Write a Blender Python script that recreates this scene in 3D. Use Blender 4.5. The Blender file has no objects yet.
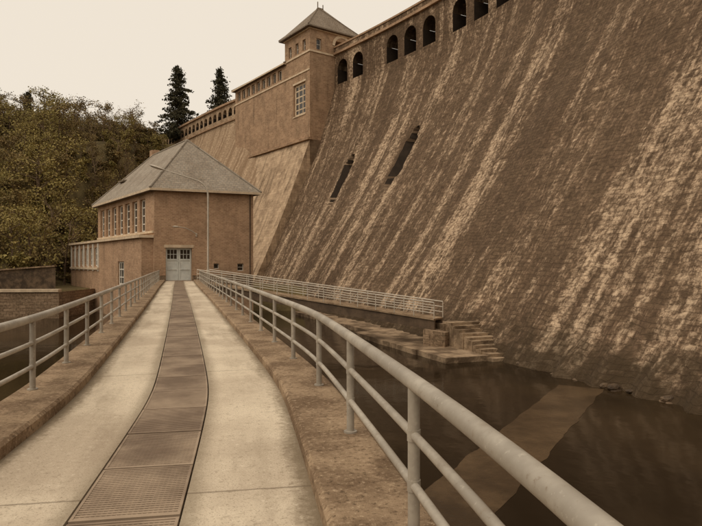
import bpy, math, random, bisect, bmesh
from mathutils import Vector, Matrix, noise
random.seed(7)
scene=bpy.context.scene
COL=scene.collection
H=1.65   # eye height over deck ; world z=0 is eye height
DZ=-H
WZ=-5.5
# ---------------------------------------------------------------- node helpers
class NT:
    def __init__(s,name):
        s.m=bpy.data.materials.new(name); s.m.use_nodes=True
        s.t=s.m.node_tree; s.n=s.t.nodes; s.b=s.n['Principled BSDF']
    def new(s,t,**k):
        n=s.n.new(t)
        for a,b in k.items(): setattr(n,a,b)
        return n
    def link(s,a,b): s.t.links.new(a,b)
    def sock(s,inp,val):
        if hasattr(val,'is_output'): s.link(val,inp)
        else: inp.default_value=val
    def coords(s,kind='UV',scale=(1,1,1),loc=(0,0,0)):
        tc=s.new('ShaderNodeTexCoord'); mp=s.new('ShaderNodeMapping')
        s.link(tc.outputs[kind],mp.inputs['Vector'])
        mp.inputs['Scale'].default_value=scale; mp.inputs['Location'].default_value=loc
        return mp.outputs['Vector']
    def noise(s,vec,scale,detail=5,rough=.6,dist=0):
        n=s.new('ShaderNodeTexNoise'); s.link(vec,n.inputs['Vector'])
        n.inputs['Scale'].default_value=scale;n.inputs['Detail'].default_value=detail
        n.inputs['Roughness'].default_value=rough;n.inputs['Distortion'].default_value=dist
        return n.outputs['Fac']
    def ramp(s,fac,a,b,lo=0.,hi=1.):
        n=s.new('ShaderNodeMapRange'); n.interpolation_type='SMOOTHSTEP'
        s.link(fac,n.inputs['Value'])
        n.inputs['From Min'].default_value=a;n.inputs['From Max'].default_value=b
        n.inputs['To Min'].default_value=lo;n.inputs['To Max'].default_value=hi
        return n.outputs['Result']
    def math(s,op,a,b=0.5,c=None):
        n=s.new('ShaderNodeMath',operation=op)
        s.sock(n.inputs[0],a); s.sock(n.inputs[1],b)
        if c is not None: s.sock(n.inputs[2],c)
        return n.outputs[0]
    def mix(s,f,a,b,mode='MIX'):
        n=s.new('ShaderNodeMix',data_type='RGBA',blend_type=mode)
        s.sock(n.inputs[0],f)
        for i,v in ((6,a),(7,b)):
            if isinstance(v,tuple) and len(v)==3: v=v+(1,)
            s.sock(n.inputs[i],v)
        return n.outputs[2]
    def bump(s,h,strength=.5,dist=.05,normal=None):
        n=s.new('ShaderNodeBump'); s.link(h,n.inputs['Height'])
        n.inputs['Strength'].default_value=strength;n.inputs['Distance'].default_value=dist
        if normal is not None: s.link(normal,n.inputs['Normal'])
        return n.outputs['Normal']
    def fin(s,color,rough=.9,normal=None,metal=0,spec=.3,tint=(1.13,1.0,.85)):
        if isinstance(color,tuple) and len(color)==3: color=color+(1,)
        color=s.mix(1.0,color,tint,'MULTIPLY')
        s.sock(s.b.inputs['Base Color'],color); s.sock(s.b.inputs['Roughness'],rough)
        s.b.inputs['Metallic'].default_value=metal
        s.b.inputs['Specular IOR Level'].default_value=spec
        if normal is not None: s.link(normal,s.b.inputs['Normal'])
        return s.m
def brick(t,vec,w,h,mortar,c1,c2,cm,bias=0.):
    n=t.new('ShaderNodeTexBrick'); t.link(vec,n.inputs['Vector'])
    n.inputs['Scale'].default_value=1; n.inputs['Brick Width'].default_value=w
    n.inputs['Row Height'].default_value=h; n.inputs['Mortar Size'].default_value=mortar
    n.inputs['Mortar Smooth'].default_value=.4; n.inputs['Bias'].default_value=bias
    for k,c in (('Color1',c1),('Color2',c2),('Mortar',cm)): n.inputs[k].default_value=c+(1,)
    return n.outputs['Color'],n.outputs['Fac']
def warp(t,vec,scale,amt,det=2):
    n=t.new('ShaderNodeTexNoise'); t.link(vec,n.inputs['Vector']); n.inputs['Scale'].default_value=scale
    n.inputs['Detail'].default_value=det
    sub=t.new('ShaderNodeVectorMath',operation='SUBTRACT'); t.link(n.outputs['Color'],sub.inputs[0]); sub.inputs[1].default_value=(.5,.5,.5)
    sc=t.new('ShaderNodeVectorMath',operation='SCALE'); t.link(sub.outputs[0],sc.inputs[0]); sc.inputs['Scale'].default_value=amt
    ad=t.new('ShaderNodeVectorMath',operation='ADD'); t.link(vec,ad.inputs[0]); t.link(sc.outputs[0],ad.inputs[1])
    return ad.outputs[0]
def mapped(t,vec,scale,loc=(0,0,0)):
    mp=t.new('ShaderNodeMapping'); t.link(vec,mp.inputs['Vector']); mp.inputs['Scale'].default_value=scale; mp.inputs['Location'].default_value=loc
    return mp.outputs[0]

# ---------------------------------------------------------------- materials
def mat_dam():
    t=NT('dam_masonry')
    uv=t.coords('UV')
    w=warp(t,uv,.9,.72,4)
    bc,bf=brick(t,w,.60,.30,.03,(0,0,0),(1,1,1),(.45,.45,.45))
    bsep=t.new('ShaderNodeSeparateColor'); t.link(bc,bsep.inputs[0]); stone=bsep.outputs[0]
    wob=warp(t,t.coords('UV',(1,.2,1)),.30,1.5,4)
    s1=t.noise(mapped(t,wob,(.22,.05,1)),1.0,2,.5)             # broad run-off bands
    s2=t.noise(mapped(t,wob,(.95,.17,1),(5,3,0)),1.0,4,.62)    # individual streaks
    s3=t.noise(mapped(t,uv,(4.5,.6,1),(2,7,0)),1.0,3,.65)      # thin streaks
    blot=t.noise(uv,.16,4,.65)
    mid=t.noise(uv,.8,4,.7)
    fine=t.noise(uv,2.8,4,.78)
    sep=t.new('ShaderNodeSeparateXYZ'); t.link(uv,sep.inputs[0])
    low=t.ramp(sep.outputs[1],20,1,0,.02)
    a=t.math('ADD',t.math('MULTIPLY',s1,.45),t.math('MULTIPLY',s2,.55))
    a=t.math('ADD',a,low)
    a=t.math('MULTIPLY_ADD',t.math('SUBTRACT',blot,.5),.18,a)
    a=t.math('MULTIPLY_ADD',t.math('SUBTRACT',mid,.5),.26,a)
    a=t.math('MULTIPLY_ADD',t.math('SUBTRACT',s3,.5),.24,a)
    a=t.math('MULTIPLY_ADD',t.math('SUBTRACT',fine,.5),.30,a)
    mask=t.ramp(a,.495,.70)
    d=t.math('ADD',t.math('MULTIPLY',s2,.4),t.math('MULTIPLY',s3,.6))
    base=t.mix(t.ramp(blot,.36,.62),(.145,.098,.070),(.26,.19,.138))
    base=t.mix(t.ramp(d,.38,.58),t.mix(.58,base,(.045,.032,.023)),t.mix(.30,base,(.38,.29,.21)))
    base=t.mix(t.ramp(s1,.52,.36,0,.45),base,(.065,.047,.034))
    base=t.mix(t.ramp(mid,.46,.62,.5,0),base,(.080,.060,.040))
    base=t.mix(t.ramp(fine,.42,.58,.6,0),base,(.052,.037,.026))
    base=t.mix(t.math('MULTIPLY',stone,.15),base,(.34,.255,.185))
    light=t.mix(t.ramp(fine,.40,.58),(.28,.215,.16),(.57,.475,.375))
    col=t.mix(mask,base,light)
    ws=t.math('MULTIPLY',t.ramp(stone,.78,.95),t.ramp(a,.48,.60,0,.35))
    col=t.mix(ws,col,(.56,.475,.38))
    col=t.mix(t.math('MULTIPLY',bf,.28),col,t.mix(.8,col,(.03,.021,.014)))
    wet=t.ramp(t.math('MULTIPLY_ADD',t.math('SUBTRACT',mid,.5),6.,sep.outputs[1]),2.8,.2,0,.88)
    col=t.mix(wet,col,(.046,.034,.021))
    wing=t.ramp(sep.outputs[0],WING0,WING0+1.5)
    wcol=t.mix(t.ramp(s2,.35,.65),(.26,.195,.14),(.50,.41,.32))
    wcol=t.mix(t.ramp(fine,.4,.65),wcol,(.24,.18,.125))
    col=t.mix(wing,col,wcol)
    hgt=t.math('MULTIPLY_ADD',bf,-.35,fine)
    return t.fin(col,.95,t.bump(hgt,.75,.13),0,.2)
def mat_stone(name,c1,c2,w=.5,h=.25,mort=(.2,.16,.12),scale=1,bumpd=.05,dirt=(.05,.038,.026),dirtamt=.6,streak=.35,tint=(1.13,1.0,.85)):
    t=NT(name); uv=t.coords('UV')
    wv=warp(t,uv,1.5,.06)
    bc,bf=brick(t,wv,w,h,.02,c1,c2,mort)
    n=t.noise(uv,.5,5,.7); f=t.noise(uv,5,4,.7)
    st=t.noise(t.coords('UV',(1.1,.12,1)),1.,5,.6)
    col=t.mix(t.math('MULTIPLY',t.ramp(n,.4,.7),dirtamt),bc,dirt)
    col=t.mix(t.math('MULTIPLY',t.ramp(st,.5,.72),streak),col,(.05,.034,.022))
    col=t.mix(t.ramp(f,.3,.75,0,.35),col,(.6,.48,.36))
    return t.fin(col,.92,t.bump(t.math('MULTIPLY_ADD',bf,-.7,f),.6,bumpd),0,.2,tint)
def mat_plain(name,c1,c2,sc=3,rough=.9,bumpd=.02,kind='Object',metal=0,spec=.3,detail=5,lo=.35,hi=.65,tint=(1.13,1.0,.85)):
    t=NT(name); v=t.coords(kind)
    n=t.noise(v,sc,detail,.65); f=t.noise(v,sc*9,3,.6)
    col=t.mix(t.ramp(n,lo,hi),c1,c2)
    col=t.mix(.18,col,t.mix(f,(0,0,0),(1,1,1)),'OVERLAY')
    return t.fin(col,rough,t.bump(t.math('ADD',n,f),.5,bumpd),metal,spec,tint)
def mat_deck():
    t=NT('deck_concrete'); v=t.coords('UV')
    n=t.noise(v,.55,5,.6); f=t.noise(v,14,5,.75); g=t.noise(v,60,3,.7)
    e=t.noise(t.coords('UV',(1,.2,1)),1.3,5,.65)
    col=t.mix(t.ramp(n,.35,.66),(.47,.405,.325),(.65,.585,.48))
    col=t.mix(t.ramp(e,.47,.68,0,.6),col,(.31,.255,.195))
    col=t.mix(t.ramp(f,.53,.68,0,.6),col,(.28,.23,.175))
    col=t.mix(t.ramp(f,.44,.32,0,.5),col,(.73,.67,.57))
    col=t.mix(t.ramp(g,.56,.66,0,.65),col,(.18,.14,.10))
    sep=t.new('ShaderNodeSeparateXYZ'); t.link(v,sep.inputs[0])
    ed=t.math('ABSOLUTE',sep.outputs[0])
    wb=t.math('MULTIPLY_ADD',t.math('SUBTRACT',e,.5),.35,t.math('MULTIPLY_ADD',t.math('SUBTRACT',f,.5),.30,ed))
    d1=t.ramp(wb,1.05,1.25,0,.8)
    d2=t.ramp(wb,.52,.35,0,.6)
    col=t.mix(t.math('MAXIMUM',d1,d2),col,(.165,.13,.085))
    wv=t.math('ADD',sep.outputs[1],t.math('MULTIPLY',t.noise(v,6,3),.05))
    m=t.math('PINGPONG',wv,2.45)
    j=t.ramp(m,.022,.004)
    col=t.mix(t.math('MULTIPLY',j,.6),col,(.13,.10,.07))
    return t.fin(col,.9,t.bump(t.math('ADD',f,g),.5,.012),0,.2,(1.06,1.0,.92))
def mat_kerb():
    t=NT('kerb_concrete'); v=t.coords('UV')
    n=t.noise(v,1.2,5,.7); f=t.noise(v,20,5,.8)
    col=t.mix(t.ramp(n,.38,.62),(.17,.125,.087),(.335,.268,.198))
    col=t.mix(t.ramp(f,.54,.66,0,.75),col,(.53,.455,.36))
    col=t.mix(t.ramp(f,.47,.37,0,.8),col,(.078,.056,.037))
    return t.fin(col,.95,t.bump(f,.9,.02),0,.2)
def mat_paint():
    t=NT('railing_paint'); v=t.coords('Object')
    n=t.noise(v,1.3,5,.75); f=t.noise(v,24,5,.75); st=t.noise(v,6,4,.7)
    col=t.mix(t.ramp(n,.38,.62),(.30,.27,.23),(.43,.395,.34))
    col=t.mix(t.ramp(st,.52,.68,0,.4),col,(.24,.195,.15))
    col=t.mix(t.ramp(f,.60,.70,0,.5),col,(.18,.125,.08))
    col=t.mix(t.ramp(f,.42,.32,0,.5),col,(.54,.50,.43))
    return t.fin(col,.5,t.bump(f,.35,.004),.0,.4,(1.03,1,.95))
def mat_water():
    t=NT('river_water'); v=t.coords('Object')
    n1=t.noise(v,.8,3,.5)
    m=t.noise(v,.12,4,.6)
    col=t.mix(t.ramp(m,.4,.7),(.016,.0115,.007),(.036,.026,.0155))
    r=t.fin(col,.10,t.bump(n1,.12,.15),0,.30)
    t.b.inputs['IOR'].default_value=1.22
    return r
def mat_leaf(name,c1,c2,c3):
    t=NT(name); oi=t.new('ShaderNodeObjectInfo')
    v=t.coords('Object'); n=t.noise(v,.9,2,.6)
    a=t.mix(oi.outputs['Random'],c1,c2)
    col=t.mix(t.ramp(n,.38,.66),a,c3)
    return t.fin(col,.8,None,0,.1,(1.08,1,.9))

BP=[(33,-48),(29,-30),(24.8,-13),(19.3,4.5),(13,22),(8.1,35),(3.4,47),(-1.8,60),(-8,73.5),(-14.5,86),(-25,96),(-38,108),(-52,124),(-68,145)]
def cr(P,t):
    n=len(P)-1; i=max(0,min(n-1,int(math.floor(t)))); u=t-i
    p1=Vector(P[i]);p2=Vector(P[i+1])
    p0=Vector(P[i-1]) if i>0 else p1*2-p2
    p3=Vector(P[i+2]) if i+2<=n else p2*2-p1
    return .5*((2*p1)+(-p0+p2)*u+(2*p0-5*p1+4*p2-p3)*u*u+(-p0+3*p1-3*p2+p3)*u**3)
OFF=[18.5]*8+[16.9,14.6,14,14,14,14]
KP=[]
for i,(x,y) in enumerate(BP):
    a=cr(BP,max(0,i-.05));b=cr(BP,min(len(BP)-1,i+.05));d=(b-a).normalized()
    nrm=Vector((d.y,-d.x))
    p=Vector((x,y))+nrm*OFF[i]; KP.append((p.x,p.y))
KP[10]=(-12,105.5);KP[11]=(-23.5,118);KP[12]=(-37,136);KP[13]=(-52,158)
NTAB=2600; TAB=[];s=0;pp=None
for k in range(NTAB+1):
    t=k*(len(BP)-1)/NTAB;p=cr(KP,t)
    if pp is not None: s+=(p-pp).length
    TAB.append((s,t));pp=p
STOT=s
def t_of_s(s):
    lo,hi=0,NTAB
    while hi-lo>1:
        m=(lo+hi)//2
        if TAB[m][0]<=s: lo=m
        else: hi=m
    a,b=TAB[lo],TAB[hi]; f=(s-a[0])/max(1e-9,b[0]-a[0]); return a[1]+(b[1]-a[1])*f
def s_of_t(t): 
    k=t*NTAB/(len(BP)-1); i=min(NTAB-1,int(k)); return TAB[i][0]+(TAB[i+1][0]-TAB[i][0])*(k-i)
WING0=s_of_t(9.15)

M_dam=mat_dam()
M_brick=mat_stone('house_brick',(.29,.18,.12),(.45,.31,.22),.34,.13,(.47,.38,.30),bumpd=.03,dirt=(.20,.135,.095),dirtamt=.7)
M_tower=mat_stone('tower_stone',(.255,.17,.118),(.40,.29,.21),.6,.28,(.44,.35,.265),bumpd=.06,dirt=(.17,.12,.085),dirtamt=.75,streak=.5)
M_abut=mat_stone('abutment_stone',(.38,.305,.235),(.53,.44,.345),.8,.4,(.34,.27,.20),bumpd=.1,dirt=(.14,.105,.074),dirtamt=.9,streak=.95)
M_quay=mat_stone('quay_stone',(.15,.11,.078),(.26,.205,.155),.6,.3,(.07,.052,.037),bumpd=.08)
M_slate=mat_stone('slate_roof',(.225,.208,.182),(.31,.29,.255),.35,.28,(.145,.13,.11),bumpd=.02,dirt=(.16,.14,.115),dirtamt=.75,tint=(1.05,1,.94))
M_slate_d=mat_stone('slate_roof_dark',(.12,.106,.09),(.18,.16,.137),.35,.28,(.075,.065,.053),bumpd=.02,tint=(1.07,1,.92))
M_trim=mat_plain('pale_trim',(.48,.42,.34),(.62,.55,.45),1.5)
M_white=mat_plain('white_paint',(.66,.63,.57),(.77,.74,.68),2,.6,tint=(1.03,1,.94))
M_door=mat_plain('door_paint',(.56,.58,.56),(.66,.68,.65),1.5,.5,tint=(1.02,1,.96))
M_glass=NT('window_glass').fin((.03,.025,.02),.12,None,0,.5)
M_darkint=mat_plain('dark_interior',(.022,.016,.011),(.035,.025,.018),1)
M_deck=mat_deck();M_kerb=mat_kerb();M_paint=mat_paint();M_water=mat_water()
M_grate=mat_plain('galvanised_steel',(.175,.138,.11),(.33,.28,.23),.9,.75,.003,'UV',.1,.3)
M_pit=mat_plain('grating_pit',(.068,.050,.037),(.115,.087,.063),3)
M_beam=mat_plain('dark_steel',(.07,.052,.038),(.12,.09,.065),1.2,.7)
M_rock=mat_plain('foot_rock',(.12,.09,.062),(.34,.275,.205),.9,.9,.1,lo=.38,hi=.66)
M_wet=mat_plain('wet_stone',(.045,.032,.021),(.14,.104,.072),1.4,.6,.08)
M_sill=mat_plain('wet_sill',(.040,.028,.017),(.088,.063,.039),.5,.22,.03)
M_soil=mat_plain('hill_soil',(.075,.062,.028),(.15,.125,.062),.35,.95,.2)
M_bark=mat_plain('bark',(.085,.062,.043),(.17,.13,.095),3,.9)
M_leaf1=mat_leaf('spring_leaves',(.255,.215,.08),(.185,.17,.067),(.33,.275,.115))
M_leaf2=mat_leaf('brown_leaves',(.20,.148,.07),(.25,.195,.09),(.14,.115,.057))
M_needle=mat_leaf('conifer_needles',(.044,.046,.031),(.055,.055,.036),(.074,.070,.045))
M_lamp=mat_plain('lamp_metal',(.46,.42,.36),(.58,.53,.46),2,.45,tint=(1.04,1,.94))

# ---------------------------------------------------------------- mesh helpers
class MB:
    def __init__(s): s.v=[];s.f=[];s.uv=[];s.mi=[];s.mats=[]
    def m(s,mat):
        if mat not in s.mats: s.mats.append(mat)
        return s.mats.index(mat)
    def poly(s,pts,mat,uvs=None):
        b=len(s.v); s.v+= [tuple(p) for p in pts]; s.f.append(tuple(range(b,b+len(pts))))
        if uvs is None:
            P=[Vector(p) for p in pts]; n=(P[1]-P[0]).cross(P[-1]-P[0])
            if n.length<1e-9: n=Vector((0,0,1))
            n.normalize()
            if abs(n.z)>.85: uvs=[(p.x,p.y) for p in P]
            else:
                hd=Vector((-n.y,n.x,0)).normalized(); up=n.cross(hd); 
                if up.z<0: up=-up
                uvs=[(p.dot(hd),p.dot(up)) for p in P]
        s.uv.append(uvs); s.mi.append(s.m(mat))
    def box(s,o,ax,ay,az,mat):
        o=Vector(o);ax=Vector(ax);ay=Vector(ay);az=Vector(az)
        c=[o,o+ax,o+ax+ay,o+ay]; d=[p+az for p in c]
        if ax.cross(ay).dot(az)<0: c.reverse(); d.reverse()
        s.poly(c[::-1],mat); s.poly(d,mat)
        for i in range(4):
            j=(i+1)%4; s.poly([c[i],c[j],d[j],d[i]],mat)
    def tube(s,path,r,mat,sides=10,caps=True,r2=None):
        P=[Vector(p) for p in path]; rings=[]
        n=len(P)
        for i,p in enumerate(P):
            d=(P[min(n-1,i+1)]-P[max(0,i-1)]).normalized()
            a=Vector((0,0,1)) if abs(d.z)<.9 else Vector((1,0,0))
            x=d.cross(a).normalized(); y=x.cross(d)
            rr=r if r2 is None else r+(r2-r)*i/(n-1)
            rings.append([p+(x*math.cos(k*2*math.pi/sides)+y*math.sin(k*2*math.pi/sides))*rr for k in range(sides)])
        b=len(s.v)
        for rg in rings: s.v+=[tuple(q) for q in rg]
        mi=s.m(mat)
        for i in range(n-1):
            for k in range(sides):
                k2=(k+1)%sides
                s.f.append((b+i*sides+k,b+i*sides+k2,b+(i+1)*sides+k2,b+(i+1)*sides+k))
                s.uv.append([(k/sides,i),(k/sides+.1,i),(k/sides+.1,i+1),(k/sides,i+1)]); s.mi.append(mi)
        if caps:
            for i,rv in ((0,False),(n-1,True)):
                f=[b+i*sides+k for k in range(sides)]
                if not rv: f=f[::-1]
                s.f.append(tuple(f)); s.uv.append([(0,0)]*sides); s.mi.append(mi)
    def obj(s,name,parent=None,smooth=False):
        me=bpy.data.meshes.new(name); me.from_pydata(s.v,[],s.f)
        for m in s.mats: me.materials.append(m)
        l=me.uv_layers.new(name='UVMap'); flat=[]
        for u in s.uv:
            for q in u: flat+= [q[0],q[1]]
        l.data.foreach_set('uv',flat)
        me.polygons.foreach_set('material_index',s.mi)
        if smooth: me.polygons.foreach_set('use_smooth',[True]*len(s.f))
        me.update()
        if smooth:
            try: me.set_sharp_from_angle(angle=math.radians(40))
            except Exception: pass
        o=bpy.data.objects.new(name,me); COL.objects.link(o)
        if parent: o.parent=parent
        return o
def empty(name):
    e=bpy.data.objects.new(name,None); COL.objects.link(e); return e

# ================================================================ DAM
dam=empty('masonry_dam')
ZT=27.5; PEXP=1.25
def gprof(h):
    if h<0: return h*PEXP
    return 1-(1-min(h,1))**PEXP
def dam_pt(t,z):
    h=(z-WZ)/(ZT-WZ); B=cr(BP,t);K=cr(KP,t); p=B+(K-B)*gprof(h); return Vector((p.x,p.y,z))
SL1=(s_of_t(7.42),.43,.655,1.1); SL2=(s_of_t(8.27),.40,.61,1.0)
step=.3; NS=int(STOT/step); NZ=110
v=[];uvl=[]
for i in range(NS+1):
    s=i*step; t=t_of_s(s)
    K=cr(KP,t);B=cr(BP,t); nd=(K-B).normalized()
    for j in range(NZ+1):
        z=-9+(ZT+9)*j/NZ; p=dam_pt(t,z); h=(z-WZ)/(ZT-WZ)
        dsp=noise.noise(Vector((s*.35,z*.12,0)))*.28+noise.noise(Vector((s*1.1,z*.9,5)))*.12+noise.noise(Vector((s*2.6,z*2.6,8)))*.09
        if z<-3.6: dsp-= max(0,noise.noise(Vector((s*.8,0,9)))+.25)*.9*min(1,(-3.6-z)/1.6)
        dsp*=max(0,min(1,(ZT-z)/1.5))
        ins=0
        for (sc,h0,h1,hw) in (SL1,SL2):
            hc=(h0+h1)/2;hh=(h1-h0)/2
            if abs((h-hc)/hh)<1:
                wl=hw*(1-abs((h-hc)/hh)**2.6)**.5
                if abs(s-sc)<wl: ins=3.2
        p=p+Vector((nd.x,nd.y,0))*(dsp+ins)
        v.append(p); uvl.append((s,z*1.15+6,ins))
f=[];mi=[]
for i in range(NS):
    for j in range(NZ):
        a=i*(NZ+1)+j; q=(a,a+1,a+NZ+2,a+NZ+1); f.append(q)
        mi.append(1 if sum(uvl[k][2]>0 for k in q)>=2 else 0)  # niche faces go near-black: the shade of the recess is painted into their colour
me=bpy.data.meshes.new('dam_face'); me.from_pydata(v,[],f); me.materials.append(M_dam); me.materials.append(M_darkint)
l=me.uv_layers.new(name='UVMap'); fl=[]
for q in f:
    for k in q: fl+=[uvl[k][0],uvl[k][1]]
l.data.foreach_set('uv',fl); me.polygons.foreach_set('material_index',mi)
me.polygons.foreach_set('use_smooth',[True]*len(f)); me.update()
o=bpy.data.objects.new('dam_face',me); COL.objects.link(o); o.parent=dam

def crest_frame(s):
    t=t_of_s(max(0,min(STOT-.01,s))); a=cr(KP,max(0,t-.01));b=cr(KP,min(len(BP)-1,t+.01)); d=(b-a).normalized()
    return cr(KP,t),Vector((d.y,-d.x))
def arch_band(mb,s0,s1,z0,z1,arches,mat,depth=2.2,ds=.2,off=0.,matin=M_darkint):
    n=int((s1-s0)/ds)
    def P(s,z,o=0):
        p,nn=crest_frame(s); q=p+nn*(o+off); return Vector((q.x,q.y,z))
    def opening(s):
        for (c,hw,zb,zs) in arches:
            if abs(s-c)<hw: return (c,hw,zb,zs)
        return None
    cuts=set()
    for i in range(n+1): cuts.add(round(s0+i*ds,3))
    for (c,hw,_,_) in arches:
        for k in range(9):
            cuts.add(round(c-hw*math.cos(math.pi*k/8),3))
    cuts=sorted(x for x in cuts if s0<=x<=s1)
    U=lambda s,z:(s,z*1.15+6)
    for a,b in zip(cuts[:-1],cuts[1:]):
        if b-a<1e-3: continue
        op=opening((a+b)/2)
        if not op:
            mb.poly([P(a,z0),P(b,z0),P(b,z1),P(a,z1)][::-1],mat,[U(a,z0),U(b,z0),U(b,z1),U(a,z1)][::-1]); continue
        c,hw,zb,zs=op
        mb.poly([P(a,z0),P(b,z0),P(b,zb),P(a,zb)][::-1],mat,[U(a,z0),U(b,z0),U(b,zb),U(a,zb)][::-1])
        ta=zs+math.sqrt(max(0,hw*hw-(a-c)**2)); tb=zs+math.sqrt(max(0,hw*hw-(b-c)**2))
        mb.poly([P(a,ta),P(b,tb),P(b,z1),P(a,z1)][::-1],mat,[U(a,ta),U(b,tb),U(b,z1),U(a,z1)][::-1])
        mb.poly([P(a,ta),P(b,tb),P(b,tb,depth),P(a,ta,depth)],mat,[(a,0),(b,0),(b,depth),(a,depth)])
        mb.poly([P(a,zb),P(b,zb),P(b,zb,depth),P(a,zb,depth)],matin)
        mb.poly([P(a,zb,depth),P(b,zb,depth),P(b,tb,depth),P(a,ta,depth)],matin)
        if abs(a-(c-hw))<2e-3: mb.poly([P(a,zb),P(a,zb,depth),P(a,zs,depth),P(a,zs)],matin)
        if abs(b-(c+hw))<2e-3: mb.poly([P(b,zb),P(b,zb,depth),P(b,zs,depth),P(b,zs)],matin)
def ledge(mb,s0,s1,z0,z1,out,mat,depth=.6,ds=1.0):
    n=max(1,int((s1-s0)/ds)); pr=[]
    for i in range(n+1):
        s=s0+(s1-s0)*i/n; p,nn=crest_frame(s); a=p-nn*out;b=p+nn*depth
        pr.append((a,b,s))
    for (a,b,s),(c,d,s2) in zip(pr[:-1],pr[1:]):
        V=lambda p,z:Vector((p.x,p.y,z))
        mb.poly([V(a,z0),V(a,z1),V(c,z1),V(c,z0)],mat,[(s,z0),(s,z1),(s2,z1),(s2,z0)])
        mb.poly([V(a,z1),V(b,z1),V(d,z1),V(c,z1)],mat)
        mb.poly([V(a,z0),V(c,z0),V(d,z0),V(b,z0)],mat)
        mb.poly([V(b,z0),V(d,z0),V(d,z1),V(b,z1)],mat)
sT=s_of_t(9.0)
def s_at_y(y):
    best=min(TAB,key=lambda q:abs(cr(KP,q[1]).y-y)); return best[0]
g0=s_at_y(92.8); arches=[]
gc=[g0,g0-15.9]
while gc[-1]-13.6>8: gc.append(gc[-1]-13.6)
for c in gc:
    for d in (-3.9,0,3.9): arches.append((c+d,1.25,27.9,30.3))
arches.sort()
mb=MB(); arch_band(mb,0.5,sT+5,ZT-.02,32.6,arches,M_dam)
mb.obj('crest_arcade',dam)
mb=MB(); ledge(mb,0.5,sT+3,32.6,32.95,.35,M_tower,5); ledge(mb,.5,sT+3,32.952,33.7,.12,M_dam,.5); ledge(mb,.5,sT+3,33.703,33.95,.25,M_tower,.8)
mb.obj('crest_parapet',dam)
wa=[];s=s_of_t(10.45)
while s<STOT-4: wa.append((s+1.2,.75,29.0,29.9)); s+=2.3
mb=MB(); arch_band(mb,sT+5,STOT-.5,ZT-.02,31.4,wa,M_dam,1.5,.4)
ledge(mb,sT+5,STOT-.5,31.4,31.8,.35,M_tower,4); ledge(mb,sT+5,STOT-.5,27.9,28.2,.25,M_tower,.2)
mb.obj('wing_arcade',dam)

def wall(mb,p0,p1,z0,z1,mat,ops=(),depth=.25):
    p0=Vector(p0);p1=Vector(p1);L=(p1-p0).length;d=(p1-p0)/L;nin=Vector((-d.y,d.x))
    def P(a,z,o=0): q=p0+d*a+nin*o; return Vector((q.x,q.y,z))
    xs=sorted({0,L}|{o['a'] for o in ops}|{o['b'] for o in ops}); zs=sorted({z0,z1}|{o['z0'] for o in ops}|{o['z1'] for o in ops})
    for xa,xb in zip(xs[:-1],xs[1:]):
        for za,zb in zip(zs[:-1],zs[1:]):
            cx,cz=(xa+xb)/2,(za+zb)/2
            if any(o['a']<cx<o['b'] and o['z0']<cz<o['z1'] for o in ops): continue
            mb.poly([P(xa,za),P(xb,za),P(xb,zb),P(xa,zb)],mat,[(xa,za),(xb,za),(xb,zb),(xa,zb)])
    for o in ops:
        a,b,za,zb=o['a'],o['b'],o['z0'],o['z1']; dp=o.get('depth',depth)
        mb.poly([P(a,za),P(a,zb),P(a,zb,dp),P(a,za,dp)],mat); mb.poly([P(b,za),P(b,za,dp),P(b,zb,dp),P(b,zb)],mat)
        mb.poly([P(a,zb),P(b,zb),P(b,zb,dp),P(a,zb,dp)],mat); mb.poly([P(a,za),P(a,za,dp),P(b,za,dp),P(b,za)],mat)
        k=o.get('kind','win')
        mb.poly([P(a,za,dp),P(b,za,dp),P(b,zb,dp),P(a,zb,dp)],M_door if k=='door' else (M_darkint if k=='hole' else M_glass))
        fr=o.get('fr',.09); fm=o.get('fm',M_white)
        def bar(x0,x1,y0,y1,th=.06,m=fm):
            mb.box(P(x0,y0,dp-th),P(x1,y0,dp-th)-P(x0,y0,dp-th),Vector((nin.x,nin.y,0))*(th-.004),Vector((0,0,y1-y0)),m)
        if k=='win':
            bar(a,a+fr,za,zb);bar(b-fr,b,za,zb);bar(a+fr,b-fr,za,za+fr);bar(a+fr,b-fr,zb-fr,zb)
            nx,nz=o.get('nx',2),o.get('nz',3)
            for i in range(1,nx):
                c=a+(b-a)*i/nx; bar(c-fr*.3,c+fr*.3,za+fr,zb-fr,.045)
            for i in range(1,nz):
                c=za+(zb-za)*i/nz; bar(a+fr,b-fr,c-fr*.3,c+fr*.3,.035)
        if o.get('sill'): 
            q=P(a-.1,za-.16,-.10); mb.box(q,P(b+.1,za-.16,-.10)-q,Vector((nin.x,nin.y,0))*.097,Vector((0,0,.155)),M_trim)
        if o.get('lintel'):
            q=P(a-.15,zb+.004,-.05); mb.box(q,P(b+.15,zb+.004,-.05)-q,Vector((nin.x,nin.y,0))*.047,Vector((0,0,.28)),M_trim)
        if k=='door':
            nl=o.get('leaves',2); w=(b-a)/nl
            for i in range(nl):
                xa=a+w*i+.04; xb=a+w*(i+1)-.04
                bar(xa,xa+.1,za+.03,zb-.03,.05,M_door);bar(xb-.1,xb,za+.03,zb-.03,.05,M_door)
                for zz in (za+.03,za+(zb-za)*.33,za+(zb-za)*.62,zb-.15): bar(xa+.1,xb-.1,zz,zz+.12,.05,M_door)
                npn=3; zz0=za+(zb-za)*.62+.12; zz1=zb-.15
                pw=(xb-xa-.2)/npn
                for kx in range(npn):
                    for kz in range(2):
                        x0=xa+.1+kx*pw+.03; h=(zz1-zz0)/2
                        bar(x0,x0+pw-.06,zz0+kz*h+.03,zz0+(kz+1)*h-.03,.02,M_glass)
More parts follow.
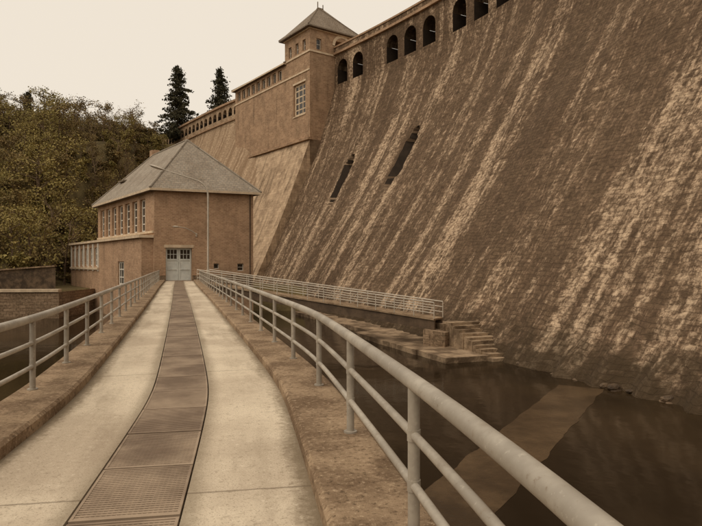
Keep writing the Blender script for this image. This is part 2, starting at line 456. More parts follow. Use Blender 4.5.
def prism_roof(mb,foot,ridge,z0,zr,mat,over=.5,th=.18):
    F=[]
    for i in range(4):
        p=Vector(foot[i]);a=Vector(foot[i-1]);b=Vector(foot[(i+1)%4])
        d=((p-a).normalized()+(p-b).normalized()); q=p+d*over; F.append(Vector((q.x,q.y,z0)))
    R=[Vector((r[0],r[1],zr)) for r in ridge]
    mb.poly([F[0],F[1],R[0]],mat) ; mb.poly([F[1],F[2],R[1],R[0]],mat)
    mb.poly([F[2],F[3],R[1]],mat); mb.poly([F[3],F[0],R[0],R[1]],mat)
    for i in range(4):
        a,b=F[i],F[(i+1)%4]; dn=Vector((0,0,-th)); mb.poly([a+dn,b+dn,b,a],M_trim if mat is M_slate else mat)
    mb.poly([F[3]-Vector((0,0,th)),F[2]-Vector((0,0,th)),F[1]-Vector((0,0,th)),F[0]-Vector((0,0,th))],M_beam)
    for a,b in ((F[0],R[0]),(F[1],R[0]),(F[2],R[1]),(F[3],R[1]),(R[0],R[1])):
        if (a-b).length>.3: mb.tube([a+Vector((0,0,.02)),b+Vector((0,0,.02))],.10,mat,6)

# ---- gate tower block
tw=empty('gate_tower')
A=Vector((-6.3,91.8)); fd=Vector((-.585,.811)).normalized(); gd=Vector((fd.y,-fd.x))
def T(a,b): return A+fd*a+gd*b
mb=MB(); L=26.6; TW=7.7; TB=8.8
ops=[dict(a=L-4.9,b=L-1.3,z0=23.2,z1=28.2,kind='win',nx=3,nz=5,fr=.34,fm=M_trim,lintel=True,sill=True)]
for k in range(3):
    c=L-1.7-k*2.15; ops.append(dict(a=c-.45,b=c+.45,z0=33.0,z1=34.7,kind='win',nx=1,nz=2,fr=.1))
for k in range(9):
    c=1.6+k*1.95; ops.append(dict(a=c-.62,b=c+.62,z0=30.2,z1=31.9,kind='win',nx=2,nz=1,fr=.1))
lo=[o for o in ops if o['z1']<32.5]
wall(mb,T(L,0),T(0,0),19.2,32.4,M_tower,lo,.35)
hi=[dict(o,a=o['a']-(L-TW),b=o['b']-(L-TW)) for o in ops if o['z1']>32.5]
wall(mb,T(TW,0),T(0,0),32.4,36.2,M_tower,hi,.35)
wall(mb,T(0,0),T(0,TB),15,36.2,M_tower,[dict(a=1.2,b=2.1,z0=33.0,z1=34.7,kind='win',nx=1,nz=2),dict(a=4.6,b=7.4,z0=32.4,z1=35.0,kind='hole',depth=3,fr=0)],.35)
wall(mb,T(0,TB),T(TW,TB),15,36.2,M_tower)
wall(mb,T(TW,TB),T(TW,0),32.4,36.2,M_tower)
wall(mb,T(TW,TB),T(L,TB),15,32.4,M_tower)
wall(mb,T(L,TB),T(L,0),15,32.4,M_tower,[dict(a=3,b=4.2,z0=28,z1=30,kind='win')])
mb.obj('tower_walls',tw)
mb=MB()
for i in range(12):
    a0=math.pi*i/12;a1=math.pi*(i+1)/12
    def Q(an,r,o): q=T(-o,6.0+r*math.cos(an)); return Vector((q.x,q.y,34.2+r*math.sin(an)))
    mb.poly([Q(a0,1.4,.10),Q(a0,1.85,.10),Q(a1,1.85,.10),Q(a1,1.4,.10)],M_trim)
    mb.poly([Q(a0,1.85,.10),Q(a0,1.85,0),Q(a1,1.85,0),Q(a1,1.85,.10)],M_trim)
for z,h,o in ((32.42,.28,.14),(35.9,.32,.22)):
    p=T(-o,-o); d=fd; l=TW+2*o
    mb.box(Vector((p.x,p.y,z)),Vector((d.x,d.y,0))*l,Vector((gd.x,gd.y,0))*o*.98,Vector((0,0,h)),M_trim)
    p=T(-o,0); mb.box(Vector((p.x,p.y,z)),Vector((gd.x,gd.y,0))*(TB),Vector((fd.x,fd.y,0))*o*.98,Vector((0,0,h)),M_trim)
p=T(-.25,-.45); mb.box(Vector((p.x,p.y,18.9)),Vector((fd.x,fd.y,0))*(L+.5),Vector((gd.x,gd.y,0))*.9,Vector((0,0,.35)),M_tower)
p=T(0,-.12); mb.box(Vector((p.x,p.y,29.6)),Vector((fd.x,fd.y,0))*(L),Vector((gd.x,gd.y,0))*.118,Vector((0,0,.25)),M_trim)
mb.obj('stone_courses',tw)
mb=MB()
prism_roof(mb,[T(0,0),T(0,TB),T(TW,TB),T(TW,0)],[T(TW/2,TB/2-.5),T(TW/2,TB/2+.5)],36.25,41.3,M_slate_d,.75,.2)
c=T(TW/2,TB/2-.5); mb.tube([(c.x,c.y,41.2),(c.x,c.y,42.3)],.09,M_slate_d,6); c=T(TW/2,TB/2+.5); mb.tube([(c.x,c.y,41.2),(c.x,c.y,42.0)],.09,M_slate_d,6)
mb.obj('tower_roof',tw)
mb=MB()
prism_roof(mb,[T(TW+.02,0),T(TW+.02,TB),T(L,TB),T(L,0)],[T(TW+.1,TB/2),T(L-4,TB/2)],32.5,35.6,M_slate,.55,.25)
mb.obj('gallery_roof',tw)
mb=MB(); N=26
def AB(a,z):
    h=(19-z)/26.; b=-10.8*(.82*h+.18*h*h)*1.08; q=T(a,b); return Vector((q.x,q.y,z))
for j in range(N):
    za=19-j*28/N; zb=19-(j+1)*28/N
    for i in range(14):
        a0=L*i/14;a1=L*(i+1)/14
        mb.poly([AB(a1,zb),AB(a0,zb),AB(a0,za),AB(a1,za)],M_abut,[(a1,zb),(a0,zb),(a0,za),(a1,za)])
    q0=T(0,6);q1=T(L,6)
    mb.poly([AB(0,zb),Vector((q0.x,q0.y,zb)),Vector((q0.x,q0.y,za)),AB(0,za)],M_abut)
    mb.poly([AB(L,za),Vector((q1.x,q1.y,za)),Vector((q1.x,q1.y,zb)),AB(L,zb)],M_abut)
mb.obj('battered_abutment',tw)

# ================================================================ BRIDGE
CL=[(-1.2,-30),(-1.0,-14),(-.86,-5),(-.90,-1),(-1.08,1.5),(-1.45,3.8),(-1.68,5.1),(-2.05,7.1),(-2.42,8.6),(-4.16,14.8),(-7.6,26.8),(-11.5,40.2),(-15.7,54.9)]
raw=[]
for k in range(len(CL)-1):
    m=max(4,int((Vector(CL[k+1])-Vector(CL[k])).length/.2))
    for j in range(m): raw.append(cr(CL,k+j/m))
raw.append(Vector(CL[-1]))
for it in range(30):
    raw=[raw[0]]+[(raw[i-1]+raw[i]*2+raw[i+1])/4 for i in range(1,len(raw)-1)]+[raw[-1]]
BL=[0]
for a,b in zip(raw[:-1],raw[1:]): BL.append(BL[-1]+(b-a).length)
def bp(s,off,z):
    i=max(0,min(len(raw)-2,bisect.bisect_right(BL,s)-1)); f=(s-BL[i])/(BL[i+1]-BL[i])
    p=raw[i].lerp(raw[i+1],f)
    def tan(j): 
        j=max(2,min(len(raw)-3,j)); return (raw[j+2]-raw[j-2]).normalized()
    d=tan(i).lerp(tan(i+1),f).normalized()
    q=p+Vector((d.y,-d.x))*off; return Vector((q.x,q.y,DZ+z))
SB=BL[-1]
s_y0=BL[min(range(len(raw)),key=lambda i:abs(raw[i].y))]
br=empty('access_bridge')
def sweep(mb,prof,mat,s0=0,s1=None,ds=.4):
    s1=s1 or SB; n=int((s1-s0)/ds)
    for i in range(n):
        a=s0+(s1-s0)*i/n;b=s0+(s1-s0)*(i+1)/n
        acc=prof[0][0]
        for (o0,z0),(o1,z1) in zip(prof[:-1],prof[1:]):
            l=math.hypot(o1-o0,z1-z0)
            mb.poly([bp(a,o0,z0),bp(a,o1,z1),bp(b,o1,z1),bp(b,o0,z0)],mat,[(acc,a),(acc+l,a),(acc+l,b),(acc,b)]); acc+=l
mb=MB()
sweep(mb,[(-1.25,0),(-.36,0),(-.36,-.08)],M_deck); sweep(mb,[(.36,-.08),(.36,0)],M_deck); sweep(mb,[(.36,0),(1.25,0)],M_deck)
mb.obj('roadway',br)
mb=MB()
sweep(mb,[(1.25,-.05),(1.25,.10),(1.28,.13),(1.86,.13),(1.90,.10),(1.90,-.35)],M_kerb)
sweep(mb,[(-1.90,-.35),(-1.90,.10),(-1.86,.13),(-1.28,.13),(-1.25,.10),(-1.25,-.05)],M_kerb)
mb.obj('kerb',br)
mb=MB(); sweep(mb,[(1.90,-.35),(1.6,-.42),(1.6,-1.15),(1.1,-1.15),(1.1,-.5),(-1.1,-.5),(-1.1,-1.15),(-1.6,-1.15),(-1.6,-.42),(-1.90,-.35)],M_kerb,ds=1)
for sp in (3,18,33,48,63,78):
    if sp<SB-2:
        p=bp(sp,-1.5,-1.14);q=bp(sp,1.5,-1.14);d=(q-p);t=bp(sp+.9,-1.5,-1.14)-p
        mb.box(p,d,t,Vector((0,0,-7)),M_quay)
mb.obj('bridge_girders',br)
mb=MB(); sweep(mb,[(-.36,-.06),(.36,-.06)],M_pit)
s=s_y0-4
while s<SB-.2:
    tilt=random.uniform(-.005,.005)
    top=-.004+tilt; w=1.0; du=random.uniform(0,50)
    e=min(SB-.05,s+w-.025); 
    def bar(sa,sb,o0,o1,t):
        P=[bp(sa,o0,t),bp(sa,o1,t),bp(sb,o1,t),bp(sb,o0,t)]
        Q=[p-Vector((0,0,.03)) for p in P]
        uv=[(o0+du,sa),(o1+du,sa),(o1+du,sb),(o0+du,sb)]
        mb.poly(P,M_grate,uv); mb.poly([Q[0],Q[1],P[1],P[0]],M_grate,uv); mb.poly([P[3],P[2],Q[2],Q[3]],M_grate,uv)
        mb.poly([Q[3],Q[0],P[0],P[3]],M_grate,uv); mb.poly([P[1],P[2],Q[2],Q[1]],M_grate,uv)
    far=s>s_y0+20
    bar(s,s+.025,-.345,.345,top+.003); bar(e-.025,e,-.345,.345,top+.003)
    for q in range(4):
        a_=s+.025+(e-s-.05)*q/4; b_=s+.025+(e-s-.05)*(q+1)/4
        bar(a_,b_,-.345,-.325,top+.003); bar(a_,b_,.325,.345,top+.003)
    nb=24
    for k in range(nb):
        c=s+.025+(e-s-.05)*(k+.5)/nb; bar(c-.013,c+.013,-.325,.325,top)
    if not far:
        for k in range(1,20):
            o=-.325+.65*k/20
            bar(s+.025,(s+e)/2,o-.006,o+.006,top-.003); bar((s+e)/2,e-.025,o-.006,o+.006,top-.003)
    s+=w
mb.obj('steel_grating',br)
def railing(side,name,first,s_end,s_beg):
    mb=MB(); off=1.70*side
    for z,r in ((.985,.046),(.69,.026),(.41,.026)):
        n=int((s_end-s_beg)/.3)
        mb.tube([bp(s_beg+(s_end-s_beg)*i/n,off,z) for i in range(n+1)],r,M_paint,16 if z>.9 else 10)
    s=first
    while s-2.05>s_beg: s-=2.05
    while s<s_end:
        a=bp(s,off,.13);b=bp(s,off,.97)
        mb.tube([a,b],.034,M_paint,12); mb.tube([a,a+Vector((0,0,.015))],.06,M_paint,12)
        for z in (.69,.41):
            c=bp(s,off,z); mb.tube([c-Vector((0,0,.032)),c+Vector((0,0,.032))],.038,M_paint,12)
        s+=2.05
    return mb.obj(name,br,smooth=True)
def s_near(x,y,off):
    best=None
    for i in range(0,int(SB*10)):
        p=bp(i/10,off,0); d=(p.x-x)**2+(p.y-y)**2
        if best is None or d<best[0]: best=(d,i/10)
    return best[1]
railing(1,'railing_dam_side',s_near(.3,3.3,1.7),SB-1.2,s_y0-8)
railing(-1,'railing_river_side',s_near(-3.54,7.3,-1.7),SB-1.2,s_y0-8)

# ================================================================ POWER HOUSE
ho=empty('power_house')
P1=Vector((-17.9,54.6));fx=Vector((.92,.39)).normalized();lx=Vector((-.59,.807)).normalized()
P2=P1+fx*9.15;P4=P1+lx*20.5;P3=P2+lx*20.5
mb=MB(); ez=6.75
def win(c,w,z0,z1,**k): return dict(a=c-w/2,b=c+w/2,z0=z0,z1=z1,**k)
wall(mb,P1,P2,-8,ez,M_brick,[dict(a=1.0,b=3.35,z0=DZ,z1=DZ+3.05,kind='door',depth=.35,lintel=True),
   win(5.6,.5,DZ+1.1,DZ+1.6,nx=1,nz=1,fr=.06),win(7.9,.6,DZ+.9,DZ+1.6,nx=1,nz=2,fr=.06)])
wall(mb,P2,P3,-8,ez,M_brick,[win(4+k*4,1.3,1.5,4.6,sill=True) for k in range(4)])
wall(mb,P3,P4,-8,ez,M_brick)
ops=[win(2.0+k*2.5,1.7,2.95,6.1,nx=2,nz=4,fr=.16,sill=False,depth=.3) for k in range(7)]
wall(mb,P4,P1,-8,ez,M_brick,ops,.3)
mb.obj('brick_walls',ho)
mb=MB()
R1=(P1+P2)/2+lx*4.6; R2=(P3+P4)/2-lx*5.5
prism_roof(mb,[P1,P2,P3,P4],[R1,R2],ez+.05,12.3,M_slate,.55,.22)
c=P1+lx*15.5+fx*1.6
mb.box(Vector((c.x,c.y,7.6)),Vector((lx.x,lx.y,0))*1.6,Vector((fx.x,fx.y,0))*2.2,Vector((0,0,1.6)),M_beam)
mb.box(Vector((c.x,c.y,9.204))-Vector((fx.x,fx.y,0))*.2-Vector((lx.x,lx.y,0))*.15,Vector((lx.x,lx.y,0))*1.9,Vector((fx.x,fx.y,0))*2.6,Vector((0,0,.18)),M_slate_d)
c=R2+lx*.5; mb.box(Vector((c.x,c.y,10.6)),Vector((lx.x,lx.y,0))*.9,Vector((fx.x,fx.y,0))*.8,Vector((0,0,2.4)),M_brick)
mb.obj('slate_roof',ho)
mb=MB()
q=P4-fx*.10; mb.box(Vector((q.x,q.y,2.75)),Vector((-lx.x,-lx.y,0))*20.4,Vector((fx.x,fx.y,0))*.098,Vector((0,0,.2)),M_trim)
q=P1-Vector((lx.x,lx.y))*.08; 
mb.box(Vector((q.x,q.y,DZ-1)),Vector((fx.x,fx.y,0))*.98,Vector((lx.x,lx.y,0))*.078,Vector((0,0,1.5)),M_quay)
q=q+fx*3.37; mb.box(Vector((q.x,q.y,DZ-1)),Vector((fx.x,fx.y,0))*5.75,Vector((lx.x,lx.y,0))*.078,Vector((0,0,1.5)),M_quay)
q=P2-fx*.35-lx*.09; mb.tube([(q.x,q.y,-2.5),(q.x,q.y,ez-.2)],.06,M_beam,8)
mb.obj('stone_trim',ho)
an=MB(); o=1.0; Q1=P1-fx*o+lx*.4; Q2=Q1+lx*30; Q3=Q2+fx*(o+4); Q4=Q1+fx*o
LA=30
def ua(c,w,z0,z1,**k): return dict(a=LA-c-w/2,b=LA-c+w/2,z0=z0,z1=z1,**k)
ops=[ua(6.6,2.2,-2.2,.15,nx=3,nz=3,fr=.16),]+[ua(16.5+k*2.3,1.75,-.35,1.75,nx=2,nz=3,fr=.14) for k in range(6)]
wall(an,Q2,Q1,-8,2.3,M_brick,ops,.2)
wall(an,Q1,Q4,-8,2.3,M_brick); wall(an,Q3,Q2,-8,2.3,M_brick); wall(an,P4+lx*.01+fx*4,Q3,-8,2.3,M_brick)
f3=Vector((fx.x,fx.y,0));l3=Vector((lx.x,lx.y,0))
c=Q1-fx*.3-lx*.3; an.box(Vector((c.x,c.y,2.304)),l3*30.6,f3*1.28,Vector((0,0,.24)),M_trim)
c=P4-fx*.9+lx*.02; an.box(Vector((c.x,c.y,2.30)),l3*10.1,f3*4.9,Vector((0,0,.23)),M_trim)
for k in range(7):
    c=Q1+lx*(15.35+k*2.3)-fx*.12; an.box(Vector((c.x-0,c.y,-.9)),l3*.30,f3*.118,Vector((0,0,3.1)),M_white)
c=Q1+lx*15.3-fx*.2; an.box(Vector((c.x,c.y,-.75)),l3*14.4,f3*.198,Vector((0,0,.25)),M_trim)
an.obj('annex',ho)

# ================================================================ LAMPS
mb=MB(); la=bp(SB-4.5,2.35,-.0)
base=Vector((la.x,la.y,DZ-.6)); ax=Vector((-.97,-.24,0)).normalized()
path=[base,base+Vector((0,0,4)),base+Vector((0,0,8.0))]
for i in range(1,9):
    a=math.pi/2*i/8*.87; r=1.35
    path.append(base+Vector((0,0,8.0))+ax*(r*(1-math.cos(a)))+Vector((0,0,r*math.sin(a))))
e=path[-1]; dd=(path[-1]-path[-2]).normalized()
for i in range(1,5): path.append(e+dd*.68*i)
mb.tube(path,.085,M_lamp,10,True,.04)
e=path[-1]
hd=[e-dd*.1,e+dd*.15,e+dd*.5,e+dd*.9,e+dd*1.15]
def head(mb,pts,rs):
    b=len(mb.v);mi=mb.m(M_lamp);sd=10
    for p,r in zip(pts,rs):
        for k in range(sd):
            an_=2*math.pi*k/sd; x=ax.cross(Vector((0,0,1))); mb.v.append(tuple(p+x*math.cos(an_)*r*1.2+Vector((0,0,1))*math.sin(an_)*r*.6))
    for i in range(len(pts)-1):
        for k in range(sd):
            k2=(k+1)%sd; mb.f.append((b+i*sd+k,b+i*sd+k2,b+(i+1)*sd+k2,b+(i+1)*sd+k)); mb.uv.append([(0,0)]*4); mb.mi.append(mi)
head(mb,hd,[.05,.16,.21,.18,.02])
mb.tube([base+Vector((0,0,.6)),base+Vector((0,0,1.7))],.13,M_lamp,10)
mb.obj('street_lamp',None,smooth=True)
mb=MB(); w0=P1+fx*3.75-lx*.02; w0=Vector((w0.x,w0.y,2.6)); out=Vector((-lx.x,-lx.y,0))
ax=(out*.5+Vector((-fx.x,-fx.y,0))).normalized()
pt=[w0,w0+out*.15+Vector((0,0,.05)),w0+ax*.6+Vector((0,0,.4)),w0+ax*1.2+Vector((0,0,.6)),w0+ax*2.0+Vector((0,0,.68))]
mb.tube(pt,.045,M_lamp,8); mb.tube([w0-Vector((0,0,.15)),w0+Vector((0,0,.2))],.08,M_lamp,8)
e=pt[-1]; head(mb,[e-ax*.05,e+ax*.1,e+ax*.4,e+ax*.65],[.04,.13,.15,.02])
mb.obj('wall_lamp',None,smooth=True)

# ================================================================ FOOTBRIDGE
fb=empty('footbridge'); mb=MB()
Fa=bp(SB-5.5,1.92,-.02); Fb=Vector((5.6,38.4,-3.62)); d=(Fb-Fa); dn=d.normalized(); sd=Vector((dn.y,-dn.x,0)).normalized()
mb.box(Fa-sd*.7,d,sd*1.4,Vector((0,0,.10)),M_kerb)
mb.box(Fa-sd*.62-Vector((0,0,.60)),d,sd*.16,Vector((0,0,.595)),M_beam); mb.box(Fa+sd*.46-Vector((0,0,.60)),d,sd*.16,Vector((0,0,.595)),M_beam)
for e in (-.66,.66):
    for z,r in ((1.12,.038),(.78,.027),(.45,.027)):
        mb.tube([Fa+sd*e+Vector((0,0,z)),Fb+sd*e+Vector((0,0,z))],r,M_lamp,8)
    n=15
    for i in range(n+1):
        p=Fa+d*(i/n)+sd*e+Vector((0,0,.1)); mb.tube([p,p+Vector((0,0,1.02))],.028,M_lamp,8)
p=Fb-dn*.6-sd*1.0; mb.box(p-Vector((0,0,4)),dn*1.5,sd*2.0,Vector((0,0,3.39)),M_quay)
mb.obj('footbridge_structure',fb,smooth=True)

def B2(y,off):
    best=min((abs(cr(BP,3+i/100).y-y),3+i/100) for i in range(0,700)); t=best[1]
    a=cr(BP,t-.02);b=cr(BP,t+.02);dd=(b-a).normalized(); q=cr(BP,t)+Vector((-dd.y,dd.x))*off; return q
def rblock(y0,y1,o0,o1,z1,mat=M_rock,z0=-7.5,jt=.03):
    N=3; top=[]
    for i in range(N+1):
        y=y0+(y1-y0)*i/N
        row=[]
        for k in range(4):
            o=o0+(o1-o0)*k/3; p=B2(y,o+random.uniform(-.05,.05)*(k==3)); row.append(Vector((p.x,p.y,z1+random.uniform(-jt,jt))))
        top.append(row)
    for i in range(N):
        for k in range(3): mb.poly([top[i][k],top[i][k+1],top[i+1][k+1],top[i+1][k]],mat)
        a,b=top[i][3],top[i+1][3]; mb.poly([Vector((a.x,a.y,z0)),Vector((b.x,b.y,z0)),b,a],mat)
    for r in (0,N):
        for k in range(3):
            a,b=top[r][k],top[r][k+1]; mb.poly([Vector((a.x,a.y,z0)),Vector((b.x,b.y,z0)),b,a],mat)
mb=MB()
for k in range(10):
    y0=33.6+k*.46; rblock(y0,y0+.45,-2.2,.8+.12*random.random(),-5.3+.175*k)
rblock(38.21,40.0,-2.2,1.1,-3.85)
mb.obj('stone_steps',None)
mb=MB()
y=34.0
while y<66:
    w=3.2; ex=1.7 if y<44 else .3
    rblock(y,y+w-.006,-3,1.9+ex+random.uniform(-.06,.06),-5.20,M_rock,jt=.015)
    y+=w
mb.obj('stone_landing',None)
random.seed(3)
bm=bmesh.new()
for k in range(150):
    y=random.uniform(5,36); q=B2(y,random.uniform(-.7,.10))
    r=random.uniform(.12,.30); C=Vector((q.x,q.y,WZ+random.uniform(-.15,.10)))
    m=Matrix.Translation(C)@Matrix.Rotation(random.random()*6,4,'Z')@Matrix.Diagonal((r*1.4,r*1.0,r*.6,1))
    vs=bmesh.ops.create_icosphere(bm,subdivisions=2,radius=1,matrix=m)['verts']
    for vv in vs:
        n=noise.noise(vv.co*2.3)*.35; vv.co+= (vv.co-C).normalized()*n*r*2
me=bpy.data.meshes.new('footing_rocks'); bm.to_mesh(me); bm.free(); me.materials.append(M_wet)
o=bpy.data.objects.new('footing_rocks',me); COL.objects.link(o)
mb=MB(); a=Vector((10.2,26.6));b=Vector((-.2,9.4)); d=(b-a); n=Vector((d.y,-d.x)).normalized()
N=60
for i in range(N):
    p=a+d*i/N;q=a+d*(i+1)/N
    def wv(k,sg): return .95+ .10*noise.noise(Vector((k*.3,sg*9,0)))+.08*noise.noise(Vector((k*1.7,sg*9,0)))
    c=[p+n*wv(i,1),q+n*wv(i+1,1),q-n*wv(i+1,2),p-n*wv(i,2)]
    hi=[Vector((x.x,x.y,WZ+.008)) for x in c]; mb.poly(hi,M_sill)
    lo=[Vector((x.x,x.y,WZ-.5)) for x in c]; mb.poly([lo[0],lo[1],hi[1],hi[0]],M_sill); mb.poly([lo[2],lo[3],hi[3],hi[2]],M_sill)
mb.obj('weir_sill',None)

# ================================================================ QUAY
mb=MB()
wp=[(-150,52),(-80,56),(-45,58.6),(-29.2,60)]
for (x0,y0),(x1,y1) in zip(wp[:-1],wp[1:]):
    mb.poly([(x0,y0,-8),(x1,y1,-8),(x1,y1,-2.9),(x0,y0,-2.9)],M_quay)
    mb.box((x0,y0-.15,-2.895),(x1-x0,y1-y0,0),(0,.7,0),(0,0,.28),M_trim)
mb.poly([(-29.2,60,-8),(-29.2,80,-8),(-29.2,80,-2.9),(-29.2,60,-2.9)],M_quay)
mb.obj('quay_wall',None)
mb=MB()
mb.poly([(-60,66,-3.2),(-33,67,-3.2),(-33,67,-.4),(-60,66,-2.4)],M_wet)
mb.box((-60,65.8,-2.4),(27,1,2.0),(0,.5,0),(0,0,.16),M_quay)
mb.obj('retaining_wall',None)

# ================================================================ TERRAIN
def ss(x): x=max(0,min(1,x)); return x*x*(3-2*x)
def hgt(x,y):
    t=(y-66)+.15*max(0,-x-30)+.25*max(0,-x-62)
    fxv=max(ss((-36-x)/13),ss((y-122)/16))
    edge=-2.95 if (y>61) else -8.5
    if x>-29.2: 
        edge=-8.5
        if y>66: edge=-8.5+5.6*ss((y-66)/6)
    hl=30*ss(t/72)*fxv
    z=edge+ (hl if y>61 else 0)
    if x<-90: z=max(z,-8.5+ (min(36,(-90-x)*.45)))
    if y<-32: z=max(z,-8.5+min(40,(-32-y)*.45))
    if y>50 or x<-95 or y<-40: z+=noise.noise(Vector((x*.04,y*.04,0)))*1.8*ss((z+2.5)/6)
    return z
def axis(lo,hi,f0,f1,st):
    a=[];x=f0
    while x<=f1: a.append(x); x+=st
    g=st;x=f0
    while x>lo: g*=1.35; x-=g; a.append(max(x,lo))
    g=st;x=f1
    while x<hi: g*=1.35; x+=g; a.append(min(x,hi))
    return sorted(set(a))
X=axis(-2500,2500,-130,40,2.2);Y=axis(-2500,2500,-40,190,2.2)
vv=[(x,y,hgt(x,y)) for x in X for y in Y]; nY=len(Y); ff=[]
for i in range(len(X)-1):
    for j in range(nY-1):
        a=i*nY+j; ff.append((a,a+nY,a+nY+1,a+1))
me=bpy.data.meshes.new('ground'); me.from_pydata(vv,[],ff); me.materials.append(M_soil); me.polygons.foreach_set('use_smooth',[True]*len(ff))
o=bpy.data.objects.new('ground',me); COL.objects.link(o)
mb=MB(); mb.poly([(-140,-60,WZ),(45,-60,WZ),(45,72,WZ),(-140,72,WZ)],M_water); mb.obj('river_water',None)

# ================================================================ TREES
def leafquad(mb,c,r,mat):
    n=Vector((random.gauss(0,1),random.gauss(0,1),random.gauss(0,1)+.5)).normalized()
    a=n.orthogonal().normalized(); b=n.cross(a); an=random.random()*6.28
    a,b=a*math.cos(an)+b*math.sin(an),b*math.cos(an)-a*math.sin(an)
    w=r*random.uniform(.6,1.2);h=r*random.uniform(.5,1.)
    bb=len(mb.v); mb.v+=[tuple(c-a*w),tuple(c-b*h*.7),tuple(c+a*w),tuple(c+b*h)]
    mb.f.append((bb,bb+1,bb+2,bb+3)); mb.uv.append([(0,0)]*4); mb.mi.append(mb.m(mat))
def decid(seed,ht,dens,mat,lr=.2):
    random.seed(seed); mb=MB()
    tr=[Vector((0,0,-1))]; p=Vector((0,0,0)); tr.append(p.copy())
    for k in range(6):
        p=p+Vector((random.gauss(0,.22),random.gauss(0,.22),ht*.13)); tr.append(p.copy())
    mb.tube(tr,ht*.018,M_bark,7,True,ht*.005)
    tips=[]
    for k in range(13):
        i=random.randint(2,7); f=i/7; st=tr[min(i,len(tr)-1)]
        an=random.random()*6.28; ln=ht*random.uniform(.18,.34)*(1.15-f*.5)
        d=Vector((math.cos(an),math.sin(an),random.uniform(.25,1.1))).normalized()
        pts=[st]; q=st.copy()
        for m in range(4):
            d=(d+Vector((random.gauss(0,.2),random.gauss(0,.2),random.gauss(.08,.15)))).normalized(); q=q+d*ln/4; pts.append(q.copy())
            if m>0:
                tips.append((q.copy(),ht*.075))
                for w in range(2):
                    d2=(d+Vector((random.gauss(0,.7),random.gauss(0,.7),random.gauss(0.2,.5)))).normalized(); e=q+d2*ht*random.uniform(.05,.12)
                    mb.tube([q,e],ht*.003,M_bark,3,False,ht*.001); tips.append((e,ht*.06))
        mb.tube(pts,ht*.008,M_bark,5,False,ht*.002)
    tips.append((tr[-1],ht*.07))
    for (c,r) in tips:
        if random.random()<.12: continue
        m=int(dens*random.uniform(.4,1.3))
        for _ in range(m):
            g=Vector((random.gauss(0,1),random.gauss(0,1),random.gauss(0,.75)))*r*.62
            leafquad(mb,c+g,lr,mat)
    me=mb.obj('tmp'); d=me.data; bpy.data.objects.remove(me); return d
def conifer_mesh(seed,ht,wd):
    random.seed(seed); mb=MB()
    mb.tube([(0,0,-1),(0,0,ht*.5),(0.1,0,ht)],ht*.014,M_bark,7,True,.03)
    z=ht*.10
    while z<ht*.985:
        f=1-z/ht; r=wd*(f**.72)*random.uniform(.65,1.15)+.15
        for k in range(7):
            an=random.random()*6.28; L_=r*random.uniform(.5,1.15); d=Vector((math.cos(an),math.sin(an),0))
            tip=Vector((0,0,z))+d*L_+Vector((0,0,-L_*.22+.2))
            mid=Vector((0,0,z))+d*L_*.5+Vector((0,0,.05))
            mb.tube([(0,0,z),mid,tip],.04,M_bark,3,False,.01)
            n=int(8+L_*13)
            for _ in range(n):
                u=random.random()**.7; c=Vector((0,0,z)).lerp(tip,u)+Vector((random.gauss(0,.26),random.gauss(0,.26),random.gauss(-.12,.2)))
                leafquad(mb,c,.27,M_needle)
        z+=ht*.028
    me=mb.obj('tmp'); d=me.data; bpy.data.objects.remove(me); return d
T1=[decid(11,13,12,M_leaf1,.22),decid(12,12,14,M_leaf2,.22),decid(13,14,11,M_leaf1,.23),decid(14,11,4,M_leaf2,.16),decid(15,12,3,M_leaf1,.15),decid(16,12.5,16,M_leaf2,.23)]
SH=[decid(21,5,18,M_leaf2,.22),decid(22,4.5,18,M_leaf1,.22)]
forest=empty('forest'); random.seed(99)
DS=[dam_pt(9+i*.1,z) for i in range(0,41) for z in range(-4,32,2)]
def place(d,x,y,sc,nm,dz=0):
    o=bpy.data.objects.new(nm,d); COL.objects.link(o); o.parent=forest
    o.location=(x,y,hgt(x,y)+dz); o.rotation_euler=(random.gauss(0,.04),random.gauss(0,.04),random.random()*6.28); o.scale=(sc*random.uniform(.85,1.2),sc*random.uniform(.85,1.2),sc)
def hidden(x,y,r=2.2):
    if y<69: return True
    if x>-37 and y<100: return True
    if x>-24: return True
    h=hgt(x,y)
    for m in DS:
        if m.z>h-.3 and m.z<h+6 and (m.x-x)**2+(m.y-y)**2<r*r: return True
    for i in range(0,35,1):
        k=cr(KP,9.5+i*.1)
        if (k.x-x)**2+(k.y-y)**2<16: return True
    return False
pts=[];tries=0
while len(pts)<420 and tries<9000:
    tries+=1
    y=random.uniform(70,172); x=random.uniform(-.66*y-14,-24)
    if any((x-a)**2+(y-b)**2<3.1**2 for a,b in pts): continue
    if hidden(x,y): continue
    pts.append((x,y))
for x,y in pts:
    ridge=y>118
    d=random.choice(T1+[T1[4]] if ridge else [T1[0],T1[1],T1[2],T1[5],T1[0],T1[1],T1[3],T1[4]])
    sc=random.uniform(.6,1.0)*(.86 if ridge else .88)
    if x>-52 and y>100: sc*=.75
    place(d,x,y,sc,'broadleaf_tree')
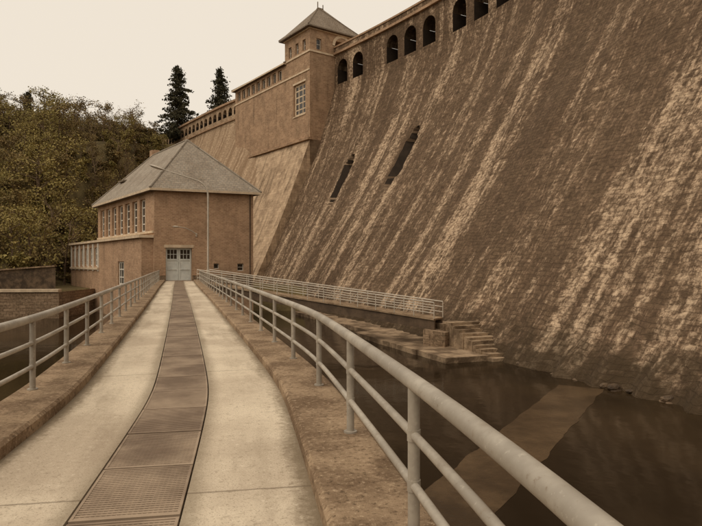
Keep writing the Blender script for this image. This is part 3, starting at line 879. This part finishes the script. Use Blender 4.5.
for _ in range(330):
    y=random.uniform(69,150); x=random.uniform(-.66*y-10,-26)
    if hidden(x,y,1.6): continue
    place(random.choice(SH),x,y,random.uniform(.5,1.1),'shrub',-.5)
for _ in range(150):
    y=random.uniform(95,140); x=random.uniform(-.44*y,-.26*y)
    if hidden(x,y,1.2): continue
    place(random.choice(SH+[T1[3]]),x,y,random.uniform(.6,1.0),'shrub',-.5)
cm=[conifer_mesh(31,19,6.4),conifer_mesh(32,19,6.0),conifer_mesh(33,14,2.6)]
for d,x,y in ((cm[0],-41.0,142),(cm[1],-31.2,143),(cm[2],-78,145)):
    o=bpy.data.objects.new('conifer_tree',d); COL.objects.link(o); o.location=(x,y,hgt(x,y)+.5); o.rotation_euler=(0,0,random.random()*6)

# ================================================================ WORLD / LIGHT
w=bpy.data.worlds.new('World'); scene.world=w; w.use_nodes=True
nt=w.node_tree; bg=nt.nodes['Background']
el=math.radians(55); rot=math.radians(235)
sky=nt.nodes.new('ShaderNodeTexSky'); sky.sky_type='NISHITA'; sky.sun_disc=False; sky.sun_elevation=el; sky.sun_rotation=rot
sky.dust_density=4
mx=nt.nodes.new('ShaderNodeMix'); mx.data_type='RGBA'; mx.inputs[0].default_value=.94
nt.links.new(sky.outputs[0],mx.inputs[6]); mx.inputs[7].default_value=(9.1,8.1,6.75,1)
nt.links.new(mx.outputs[2],bg.inputs['Color']); bg.inputs['Strength'].default_value=.1
sd_=bpy.data.lights.new('sun','SUN'); sd_.energy=1.2; sd_.angle=math.radians(45); sd_.color=(1,.90,.77)
so=bpy.data.objects.new('sun',sd_); COL.objects.link(so)
dirv=Vector((math.sin(rot)*math.cos(el),math.cos(rot)*math.cos(el),math.sin(el)))
so.rotation_euler=dirv.to_track_quat('Z','Y').to_euler()
# ================================================================ CAMERA
cd=bpy.data.cameras.new('camera'); cam=bpy.data.objects.new('camera',cd); COL.objects.link(cam); scene.camera=cam
cd.sensor_width=36; cd.lens=36*600/702; cd.clip_end=6000; cd.clip_start=.05
cam.location=(0,0,0); cam.rotation_euler=(math.radians(90),0,0)
scene.view_settings.view_transform='Standard'; scene.view_settings.look='None'; scene.view_settings.exposure=0
